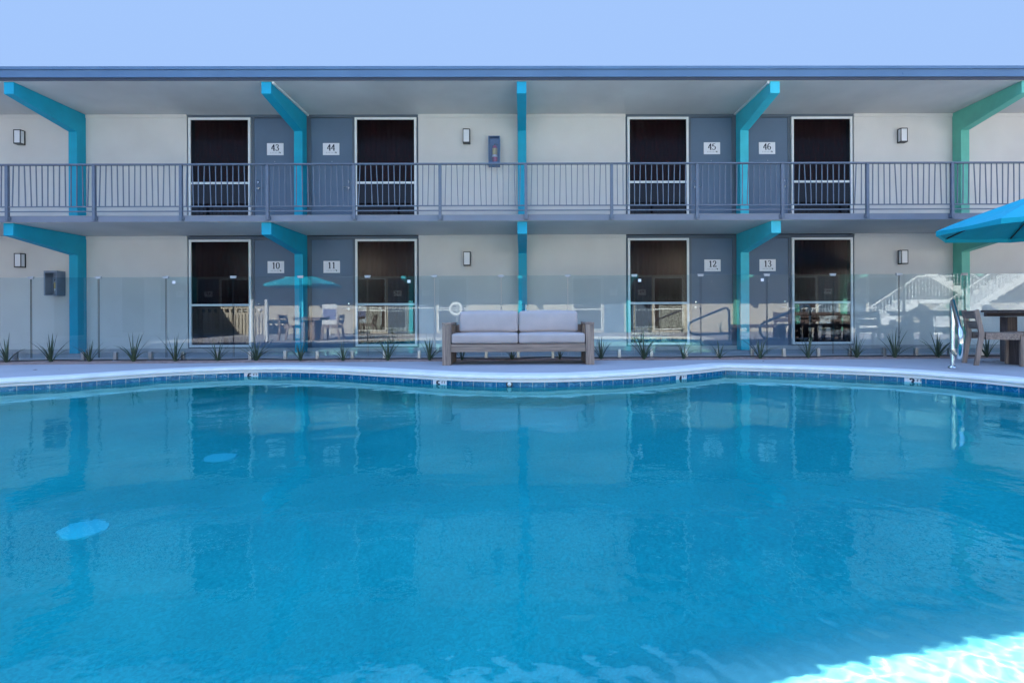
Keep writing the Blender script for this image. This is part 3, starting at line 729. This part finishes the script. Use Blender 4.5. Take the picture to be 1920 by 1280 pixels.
# ------------------------------------------------------------------ sofa
def pillow(name, x0, x1, y0, y1, z0, z1, parent, m, r=.05, seg=4, tilt=0, puff=.012):
    b = MB(); nx_, ny_, nz_ = 14, 8, 6; idx = {}
    cx, cy, cz = (x0+x1)/2, (y0+y1)/2, (z0+z1)/2; hx, hy, hz = (x1-x0)/2, (y1-y0)/2, (z1-z0)/2
    def P(u, v, w_):
        # rounded box
        p = Vector((u*hx, v*hy, w_*hz)); q = Vector((max(-hx+r, min(hx-r, p.x)), max(-hy+r, min(hy-r, p.y)), max(-hz+r, min(hz-r, p.z))))
        d = p-q
        if d.length > 1e-6: p = q+d.normalized()*min(r, d.length if d.length < r else r)
        k = puff*(1-u*u)*(1-v*v) if abs(w_) > .99 else 0; k2 = puff*(1-u*u)*(1-w_*w_) if abs(v) > .99 else 0
        p.z += k*(1 if w_ > 0 else -1); p.y += k2*(1 if v > 0 else -1)
        if tilt: p.y += (p.z+hz)*tilt
        return (cx+p.x, cy+p.y, cz+p.z)
    def rr(n_): 
        t = [-1+2*i/n_ for i in range(n_+1)]; return t
    def extra(h, n_):
        e = [-1, -1+.3*r/h, -1+.65*r/h, -1+r/h]; inner = [(-1+r/h)+(2-2*r/h)*i/n_ for i in range(1, n_)]
        return e+inner+[-t for t in e[::-1]]
    US, VS, WS_ = extra(hx, nx_), extra(hy, ny_), extra(hz, nz_)
    def V(u, v, w_):
        k = (round(u, 5), round(v, 5), round(w_, 5))
        if k not in idx: idx[k] = len(b.v); b.v.append(P(u, v, w_))
        return idx[k]
    for A, B_, mk in ((US, VS, lambda a, c, s: V(a, c, s)), (US, WS_, lambda a, c, s: V(a, s, c)), (VS, WS_, lambda a, c, s: V(s, a, c))):
        for s in (-1, 1):
            for i in range(len(A)-1):
                for j in range(len(B_)-1):
                    b.f.append((mk(A[i], B_[j], s), mk(A[i+1], B_[j], s), mk(A[i+1], B_[j+1], s), mk(A[i], B_[j+1], s))); b.m.append(0)
    import bmesh
    o = b.build(name, m, parent, smooth=True)
    bm = bmesh.new(); bm.from_mesh(o.data); bmesh.ops.recalc_face_normals(bm, faces=bm.faces); bm.to_mesh(o.data); bm.free()
    return o
SX0, SX1, SY0, SY1 = -1.277, 1.088, 8.13, 8.84
t = empty('outdoor_sofa', ((SX0+SX1)/2, 8.5, 0), 'grey weathered wood outdoor sofa with four pale mauve cushions on the pool deck', 'sofa')
for s, xa in ((0, SX0), (1, SX1-.13)):
    b = MB(); xb = xa+.13
    b.box(xa, xb, SY0, SY0+.11, 0, .625, bev=.004)
    b.box(xa, xb, SY1-.11, SY1, 0, .625, bev=.004)
    b.box(xa+.008, xb-.008, SY0+.111, SY1-.111, .0, .30, bev=.003)
    o = b.build('arm', M['teakz'], t)
    MB().box(xa-.003, xb+.003, SY0-.003, SY1+.003, .627, .662, bev=.005).build('armrest', M['teaky'], t)
    # piece of armrest spreading inwards over the cushion
xa, xb = SX0+.133, SX1-.133
MB().box(xa, xb, SY0+.012, SY0+.06, .205, .325, bev=.004).build('front_rail', M['teak'], t)
MB().box(xa, xb, SY1-.05, SY1-.01, .205, .62, bev=.004).build('back_rail', M['teak'], t)
b = MB()
for q in range(8): y = SY0+.08+q*.072; b.box(xa, xb, y, y+.05, .27, .318)
b.build('seat_slats', M['teak'], t)
mid = (xa+xb)/2
for (a, e) in ((xa+.004, mid-.004), (mid+.004, xb-.004)):
    pillow('seat_cushion', a, e, SY0+.0, SY0+.53, .335, .490, t, M['cushion'], r=.035)
    aa = a+(.075 if a < mid-.1 else 0); ee = e-(.075 if e > mid+.1 else 0)
    pillow('back_cushion', aa, ee, SY0+.38, SY0+.54, .498, .838, t, M['cushion'], r=.05, tilt=.16, puff=.02)

b = MB()
for (x, y) in ((7.32, 8.28), (7.43, 8.22), (7.62, 8.35), (7.18, 8.42), (-6.9, 7.8), (-7.2, 7.75), (3.9, 8.5)):
    a = random.uniform(0, 6.28); l_ = random.uniform(.025, .045); c_, s_ = math.cos(a), math.sin(a)
    b.add([(x-c_*l_, y-s_*l_, .003), (x-s_*.012, y+c_*.012, .012), (x+c_*l_, y+s_*l_, .006), (x+s_*.012, y-c_*.012, .004)], [(0, 1, 2), (0, 2, 3)])
tag(b.build('leaf_litter', M['dteak']), 'few dry leaves lying on the pool deck', 'leaves', kind='stuff')
# ------------------------------------------------------------------ dining furniture
def chair(x, y, rz, label, m, mz, group='dining chairs by the pool'):
    """faces local -Y... back at +Y"""
    t = empty('dining_chair', (0, 0, 0), label, 'chair', group)
    def pr(name, poly, a, b_, mm): return bevel(MB().prism(poly, 0, a, b_).build(name, mm, t), .004)
    for s in (-1, 1):
        xa, xb = sorted((s*.245, s*.195))
        pr('back_leg', [(.28, 0), (.335, 0), (.272, .46), (.335, .81), (.28, .83), (.212, .48), (.212, .44)], xa, xb, mz)
        pr('front_leg', [(-.26, 0), (-.20, 0), (-.20, .438), (-.26, .438)], xa, xb, mz)
    MB().box(-.194, .194, -.255, .20, .44, .485, bev=.004).build('seat', m, t)
    MB().box(-.25, -.195, -.19, .20, .385, .482).build('side_rail', m, t)
    MB().box(.195, .25, -.19, .20, .385, .482).build('side_rail', m, t)
    b = MB()
    for (z, dy) in ((.755, .285), (.60, .24)):
        b.prism([(dy-.012, z-.06), (dy+.012, z-.065), (dy+.04, z+.05), (dy+.016, z+.055)], 0, -.194, .194)
    b.build('back_slats', m, t)
    t.location = (x, y, 0); t.rotation_euler = (0, 0, rz)
    return t
def table(x, y, L, W, label, m, mz, h=.82):
    t = empty('dining_table', (0, 0, 0), label, 'table', 'outdoor dining tables')
    b = MB(); n_ = 5; w_ = 2*W/n_
    for q in range(n_): b.box(-L, L, -W+q*w_+.004, -W+(q+1)*w_-.004, h-.035, h, bev=.003)
    b.build('tabletop', m, t)
    b = MB(); b.box(-L+.03, L-.03, -W+.03, -W+.07, h-.10, h-.037); b.box(-L+.03, L-.03, W-.07, W-.03, h-.10, h-.037); b.build('apron', m, t)
    for s in (-1, 1):
        for r_ in (-1, 1):
            a, e = sorted((s*(L-.22), s*(L-.38))); c, d = sorted((r_*(W-.10), r_*(W-.24)))
            MB().box(a, e, c, d, 0, h-.104, bev=.005).build('leg', mz, t)
    t.location = (x, y, 0); return t
def bench(x, y, L, W, label, m, mz, h=.495, rz=0):
    t = empty('bench', (0, 0, 0), label, 'bench', 'backless wooden benches')
    b = MB()
    for q in range(3): b.box(-L, L, -W+q*W*2/3+.003, -W+(q+1)*W*2/3-.003, h-.10, h, bev=.003)
    b.build('seat', m, t)
    for s in (-1, 1):
        a, e = sorted((s*(L-.04), s*(L-.20)))
        MB().box(a, e, -W+.03, W-.03, 0, h-.102, bev=.004).build('leg', mz, t)
    t.location = (x, y, 0); t.rotation_euler = (0, 0, rz); return t
chair(7.06, 7.78, R(68), 'grey wooden chair with slatted back next to the wooden table at the right edge', M['teak'], M['teakz'])
table(8.62, 8.0, 1.22, .42, 'heavy wooden dining table cut off by the right edge of the photo', M['dteak'], M['dteakz'])
bench(8.41, 7.74, 1.1, .17, 'backless wooden bench in front of the table at the right edge', M['teak'], M['dteakz'])

def parasol(x, y, zr, R0, h, label, rot=0, ztop=None):
    t = empty('parasol', (x, y, 0), label, 'parasol', 'teal parasols')
    n_ = 8; b = MB(); sub = 4; rad = 8
    def pt(a, f, dz=0):
        k = a/(2*math.pi/n_); fr = k-math.floor(k); sag = math.sin(fr*math.pi)
        # straight hem between rib tips, slightly dished between ribs
        chord = math.cos(math.pi/n_)/math.cos((fr-.5)*2*math.pi/n_)
        rr_ = R0*f*chord
        z = zr+h*(1-f)**.92 - .05*sag*math.sin(f*math.pi*.9) + dz
        return (x+rr_*math.cos(a+rot), y+rr_*math.sin(a+rot), z)
    m_ = n_*sub; o = 0
    for q in range(rad+1):
        for k in range(m_): b.v.append(pt(2*math.pi*k/m_, max(q/rad, .02)))
    for q in range(rad):
        for k in range(m_): b.f.append((q*m_+k, (q+1)*m_+k, (q+1)*m_+(k+1) % m_, q*m_+(k+1) % m_)); b.m.append(0)
    base = len(b.v)
    for k in range(m_):
        p = pt(2*math.pi*k/m_, 1); fr = (k % sub)/sub; b.v.append((p[0]*1.0, p[1], p[2]-.075+.02*math.sin(fr*math.pi)))
    for k in range(m_): b.f.append((rad*m_+k, base+k, base+(k+1) % m_, rad*m_+(k+1) % m_)); b.m.append(0)
    b.build('canopy', M['canopy'], t)
    for k in range(n_):
        a = 2*math.pi*k/n_; p0 = pt(a, .04, -.025); p1 = pt(a, .5, -.022); p2 = pt(a, .985, -.018)
        MB().tube([p0, p1, p2], .011, 6).build('rib', M['black'], t)
        q = pt(a, .5, -.03); MB().tube([(x, y, zr-.05), q], .008, 6).build('strut', M['black'], t)
    MB().tube([(x, y, 0.02), (x, y, zr+h+.04)], .024, 12).build('pole', M['black'], t, smooth=True)
    MB().lathe((x, y, 0), [(0, .0), (.27, .0), (.27, .05), (.04, .08), (.04, .3), (.0, .3)], 24).build('base', M['black'], t)
    return t
parasol(7.78, 7.55, 2.05, 1.46, .56, 'bright teal parasol reaching in from the right edge above the wooden table', rot=R(22.5)+.0)

# ------------------------------------------------------------------ steel grab rails
def grab_rail(x, y, rz, label, m):
    t = empty('pool_grab_rail', (0, 0, 0), label, 'grab rail', 'steel rails at the pool edge')
    r_ = .029; P = []
    def arc(cx, cz, rad, a0, a1, n_=8):
        return [(0, cx+rad*math.cos(R(a0+(a1-a0)*i/n_)), cz+rad*math.sin(R(a0+(a1-a0)*i/n_))) for i in range(n_+1)]
    # local -Y points over the water
    P = [(0, 0, 0), (0, 0, .82)]+arc(-.09, .82, .09, 0, 115)[1:]+[(0, -.50, .70)]+arc(-.66, .44, .20, 72, 270, 12)[1:] 
    P = [(0, 0, 0), (0, 0, .83)]+arc(-.10, .83, .10, 0, 112)[1:]
    P += arc(-.93, .40, .19, 112, 270, 12)+[(0, -.5, .215)]+[(0, -.10, .23)]+[(0, -.0, .23)]
    b = MB(); b.tube(P[:-2]+[(0, -.01, .23)], r_, 14); b.build('rail', m, t, smooth=True)
    MB().lathe((0, 0, 0), [(.0, .012), (.028, .012), (.03, .03), (.052, .012), (.055, 0.001)], 20).build('flange', m, t, smooth=True)
    MB().lathe((0, 0, .19), [(.030, 0), (.038, 0), (.038, .08), (.030, .08)], 14).build('collar', m, t, smooth=True)
    t.location = (x, y, .012); t.rotation_euler = (0, 0, rz); return t
grab_rail(6.0, 7.28, R(-35.5), 'polished stainless steel pool rail at the water edge near the wooden chair', M['steel'])
grab_rail(5.62, 3.9, R(-90), 'dark curved pool rail reflected in the glass fence below door 12', M['steel'])

# ------------------------------------------------------------------ things set in the pool wall
def near_outline(x, back=True):
    c = [i for i in range(N) if OUT[i, 1] > 5.5]; i = min(c, key=lambda i: abs(OUT[i, 0]-x)); return i
def depth_marker(x, ch, label):
    i = near_outline(x); p = OUT[i]; nn = NRM[i]; tx = Vector((-nn[1], nn[0], 0))
    if tx.x < 0: tx = -tx
    n3 = Vector((-nn[0], -nn[1], 0)); c = Vector((p[0], p[1], 0))+n3*.003
    b = MB(); vs = []
    for dz in (-.0735, -.205):
        for u in (-.105, .105): vs.append(c+tx*u+Vector((0, 0, dz)))
    vs2 = [v-n3*.006 for v in vs]
    b.add(vs+vs2, [(0, 1, 3, 2), (0, 4, 5, 1), (1, 5, 7, 3), (0, 2, 6, 4)])
    for q, st_ in enumerate(DIG[ch]): ribbon(b, st_, .095, c+tx*(-.05)+Vector((0, 0, -.18)), tx, (0, 0, 1), n3, .30, .16, 1, d=.001+.0003*q)
    F = {'F': [[(0, 0), (0, 1)], [(0, 1), (.6, 1)], [(0, .5), (.5, .5)]], 'T': [[(.35, 0), (.35, 1)], [(0, 1), (.7, 1)]]}
    for k, l_ in enumerate('FT'):
        for st_ in F[l_]: ribbon(b, st_, .032, c+tx*(.035+k*.027)+Vector((0, 0, -.12)), tx, (0, 0, 1), n3, .22, .16, 1)
    o = b.build('depth_marker', [M['plaque'], M['ink']], pl=tuple(c)); o.location = tuple(c)
    tag(o, label, 'depth marker', 'tile depth markers on the pool waterline')
depth_marker(-4.12, '6', 'white depth marker tile near the left, below the aloe by door 10')
depth_marker(-1.08, '5', 'white depth marker tile below the left arm of the sofa')
depth_marker(2.22, '4', 'narrow looking white depth marker tile left of the pool corner')
depth_marker(5.10, '3', 'white depth marker tile reading 3 FT below the steel pool rail')
i = near_outline(-.19); p = OUT[i]
t = empty('pool_inlet', (p[0], p[1]-.01, -.098), 'small round white water inlet in the tile band below the sofa', 'pool inlet')
b = MB(); b.lathe((p[0], p[1]-.006, -.100), [(.0, .004), (.042, .004), (.042, 0)], 20, axis='y'); b.build('ring', M['black'], t)
b = MB(); b.lathe((p[0], p[1]-.012, -.100), [(0, .022), (.014, .018), (.024, .008), (.026, 0)], 16, axis='y'); b.build('eyeball', M['white'], t, smooth=True)
for (x, y, lb) in ((-2.9, 5.0, 'round pale drain cover on the pool floor, the farther of two'), (-3.06, 3.64, 'round pale drain cover on the pool floor, the nearer of two')):
    z = WZ-float(depth_at(x, y)); t = empty('pool_drain', (x, y, z), lb, 'pool drain', 'drain covers on the pool floor')
    MB().lathe((x, y, z), [(0, .03), (.10, .028), (.14, .018), (.15, .002)], 32).build('cover', M['drain'], t, smooth=True)
# ================================================================== the wing across the pool, seen in the glass and in the water
OY = -4.1; OX = -.18
ob = empty('opposite_wing', (0, OY, 0), 'sunlit motel wing across the pool seen reflected in the glass fence', 'building')
MB().box(-20, 30, OY-8, OY, -.02, 5.0).build('wall', M['wall_far'], ob)
MB().box(-20, 30, OY+.002, OY+1.62, S1B, S1T).build('balcony_slab', M['slab_edge'], ob)
MB().box(-20, 30, OY-8, OY+1.70, 5.003, 5.22).build('roof', M['fascia'], ob)
MB().box(-20, 30, OY+.002, OY+1.4, -.3, .02).build('walkway', M['concrete'], ob)
for i in range(-3, 5):
    c = OX+BAY*i; m = M['teal_b'] if i < 2 else M['teal_c']
    for (z0, zt, zi, zr_) in ((.02, S1B-.003, 2.24, 2.05), (S1T, 5.0, 4.78, 4.57)):
        MB().prism([(OY+.002, z0), (OY+.002, zt), (OY+1.58, zt), (OY+1.58, zi), (OY+.225, zr_), (OY+.225, z0)], 0, c-.088, c+.088).build('bracket_column', m, ob)
for c in (OX-3*BAY, OX-BAY, OX+BAY, OX+3*BAY):
    for z in (.02, S1T):
        for s in (-1, 1):
            a, e = sorted((c+s*.165, c+s*1.02))
            d = MB().box(a, e, OY+.003, OY+.03, z, z+2.34).build('door', M['door'], ob)
            b = MB(); b.box(c+s*.6-.165, c+s*.6+.165, OY+.031, OY+.036, z+1.58, z+1.82)
            for k in (-.05, .05): b.box(c+s*.6+k-.02, c+s*.6+k+.02, OY+.0365, OY+.038, z+1.68, z+1.78, 1)
            b.build('number_sign', [M['plaque'], M['ink']], d)
            a, e = sorted((c+s*1.10, c+s*2.37)); b = MB(); f = .045; z0, z1 = z+.1, z+2.34
            for bx in ((a, e, z1-f, z1), (a, e, z0, z0+f), (a, a+f, z0+f, z1-f), (e-f, e, z0+f, z1-f), (a+f, e-f, z+.96, z+1.005)): b.box(bx[0], bx[1], OY+.003, OY+.05, bx[2], bx[3])
            wd = b.build('window', M['white'], ob)
            MB().box(a+f, e-f, OY+.004, OY+.02, z0+f, z1-f).build('pane', MATS.get('far_pane') or mat('far_pane', (.055, .045, .042), .7, spec=.05), wd)
# railing of the far balcony as one thing
t = empty('far_balcony_railing', (0, OY+1.6, S1T), 'grey balcony railing of the opposite wing seen only in reflection', 'railing')
b = MB(); b.box(-20, 30, OY+1.56, OY+1.6, 3.46, 3.49); b.box(-20, 30, OY+1.57, OY+1.59, 2.72, 2.74); b.build('rails', M['rail'], t)
b = MB()
for q in range(330): x = -14+q*.105; b.box(x, x+.014, OY+1.573, OY+1.587, 2.741, 3.459)
o = b.build('balusters', M['rail'], t); o['kind'] = 'stuff'
# planting by the opposite wing
for k in range(14):
    px = 600+k*62+random.uniform(-12, 12); D = 21.4; x = (px-991)*D/980+.0081*D
    aloe(x, -3.3, .0, .42, 300+k, 'sunlit aloe across the pool, seen in the fence reflection', n=10)['group'] = 'sunlit aloes across the pool'
# life ring, hook pole, rules sign, posts
def vx(px, D): return (px-991)*D/980+.0081*D
t = empty('life_ring_post', (vx(857, 20.8), -2.6, 0), 'white post holding the life ring seen reflected left of the sofa', 'post')
MB().tube([(vx(857, 20.8), -2.6, 0), (vx(857, 20.8), -2.6, 1.35)], .02, 8).build('pole', M['white'], t)
b = MB(); cx, cz = vx(856, 20.8), 1.02
pts = [(cx+.225*math.cos(2*math.pi*k/24), -2.54, cz+.225*math.sin(2*math.pi*k/24)) for k in range(25)]
tag(b.tube(pts, .062, 12).build('life_ring', M['white'], smooth=True), 'white ring buoy seen reflected in the glass left of the sofa', 'life ring')
tag(MB().tube([(vx(640, 20.8), -2.56, 1.10), (vx(880, 20.8), -2.56, 1.06)], .016, 8).build('hook_pole', M['white']), 'long white rescue pole seen reflected beside the life ring', 'pole')
xs_ = vx(619, 20.8)
t = empty('rules_sign', (xs_, -2.6, .3), 'white pool rules board with blue grey text block reflected by door 11', 'sign')
MB().box(xs_-.29, xs_+.29, -2.62, -2.6, .45, 1.24).build('board', M['white'], t)
MB().box(xs_-.26, xs_+.26, -2.598, -2.594, .62, 1.05).build('text_block', mat('sign_text_blue', (.22, .24, .42), .5), t)
MB().box(xs_-.02, xs_+.02, -2.66, -2.622, 0, 1.24).build('post', M['white'], t)
for px, D, lb in ((475, 15.9, 'left'), (502, 15.9, 'right')):
    x = vx(px, D); y = 2*FY-D
    t = tag(MB().box(x-.045, x+.045, y-.045, y+.045, 0, 1.28, bev=.005).build('white_post', M['white']), 'slim white post reflected over door 10, the %s one of a pair' % lb, 'post', 'white posts reflected in the fence')
# parasol, table and chairs on the left deck, dark group on the right deck
parasol(vx(572, 16.9), 1.3, 1.78, 1.18, .36, 'small pale teal parasol reflected in the fence over doors 10 and 11', rot=.2)
table(vx(585, 16.9), 1.3, .45, .42, 'wooden table under the small parasol reflected by door 11', M['teak'], M['teakz'], h=.74)
chair(vx(545, 16.9), 1.2, R(95), 'wooden chair left of the reflected table', M['teak'], M['teakz'])
chair(vx(624, 16.9), 1.3, R(-90), 'wooden chair right of the reflected table', M['teak'], M['teakz'])
table(8.9, 2.6, .9, .45, 'dark dining table reflected in the window of room 13', M['dteak'], M['dteakz'], h=.76)
for k, px in enumerate((1478, 1508, 1540, 1572)):
    chair(vx(px, 15.0), 3.2, R(180+random.uniform(-5, 5)), 'dark slatted chair reflected by room 13, number %s from the left' % ('one', 'two', 'three', 'four')[k], M['dteak'], M['dteakz'])
bench(vx(1420, 15.3), 2.9, .75, .18, 'dark bench reflected by door 13', M['dteak'], M['dteakz'], h=.47)

# stairs of the opposite wing, left and right
def stairs(x0, y0, w_, zl, steps, direction, label, solid=False):
    t = empty('staircase', (x0, y0, 0), label, 'staircase', 'outdoor staircases of the opposite wing')
    run = .29; rise = zl/steps; b = MB()
    for k in range(steps):
        xa, xb = sorted((x0+direction*k*run, x0+direction*(k+1)*run+direction*.02)); b.box(xa, xb, y0, y0+w_, max(0, (k+1)*rise-.22), (k+1)*rise)
    xa, xb = sorted((x0+direction*steps*run, x0+direction*(steps*run+1.4))); b.box(xa, xb, y0, y0+w_, zl-.15, zl)
    b.build('steps', M['white'], t)
    b = MB(); L = steps*run
    if solid:
        p = [(x0, 0), (x0+direction*L, zl-.15), (x0+direction*(L+2), zl-.15), (x0+direction*(L+2), zl+.62), (x0+direction*L, zl+.62), (x0, .62)]
        if direction < 0: p = p[::-1]
        b.prism(p, 1, y0+w_, y0+w_+.08); b.build('side_wall', M['wall_far'], t)
    else:
        b.tube([(x0, y0+w_, .9), (x0+direction*L, y0+w_, zl+.9), (x0+direction*(L+1.4), y0+w_, zl+.9)], .025, 6)
        for k in range(int((L+1.4)/.13)):
            d = k*.13; z = min(zl, d/L*zl); b.box(x0+direction*d-.009, x0+direction*d+.009, y0+w_-.009, y0+w_+.009, z, z+.9)
        b.build('railing', M['white'], t)
        b = MB()
        p = [(x0, 0.02), (x0, .2), (x0+direction*L, zl), (x0+direction*L, zl-.26)]
        b.prism(p if direction > 0 else p[::-1], 1, y0+w_-.04, y0+w_-.012); b.build('stringer', M['white'], t)
    return t
stairs(13.2, -2.9, 1.0, 1.30, 7, 1, 'white staircase with railing rising to a landing reflected at the right')
stairs(14.9, -1.7, 1.0, 2.56, 14, 1, 'upper white flight of stairs with railing reflected behind the steel pool rail')
stairs(19.5, -2.9, 1.0, 2.58, 14, -1, 'white staircase descending to the right reflected behind the wooden chair')
# low perforated wall with siding below, left
t = empty('patio_wall', (-11.9, -3.3, 0), 'low beige wall with a row of square holes reflected in the window of room 10', 'wall')
xa, xb = vx(345, 21.5), vx(500, 21.5); b = MB(); n_ = 14; stp = (xb-xa)/n_
b.box(xa, xb, -3.40, -3.30, .02, .93); b.box(xa, xb, -3.40, -3.30, 1.08, 1.16)
for q in range(n_+1): b.box(xa+q*stp-(.035 if q else 0), xa+q*stp+(.035 if q < n_ else 0), -3.40, -3.30, .9302, 1.0798)
b.build('wall', M['wall_far'], t)
b = MB()
for q in range(24): x = xa+.05+q*(xb-xa-.1)/24; b.box(x, x+.06, -3.298, -3.26, .05, .86)
sd_ = b.build('siding_ribs', M['wall_far'], t); sd_['kind'] = 'stuff'
# wing closing the court at the far left, out of the frame but seen in the glass
t = empty('side_wing', (-15.4, -2, 0), 'shaded side wing closing the court, reflected in the leftmost glass panels', 'building')
MB().box(-22, -15.4, -16, 9.0, -.02, 5.1).build('wall', M['wall'], t)
for k in range(5):
    y = -6+k*2.9
    b = MB(); b.box(-15.40, -15.36, y, y+1.25, .1, 2.35); wd = b.build('window', M['white'], t)
    MB().box(-15.37, -15.35, y+.05, y+1.2, .15, 2.3).build('pane', MATS['far_pane'] if 'far_pane' in MATS else M['black'], wd)
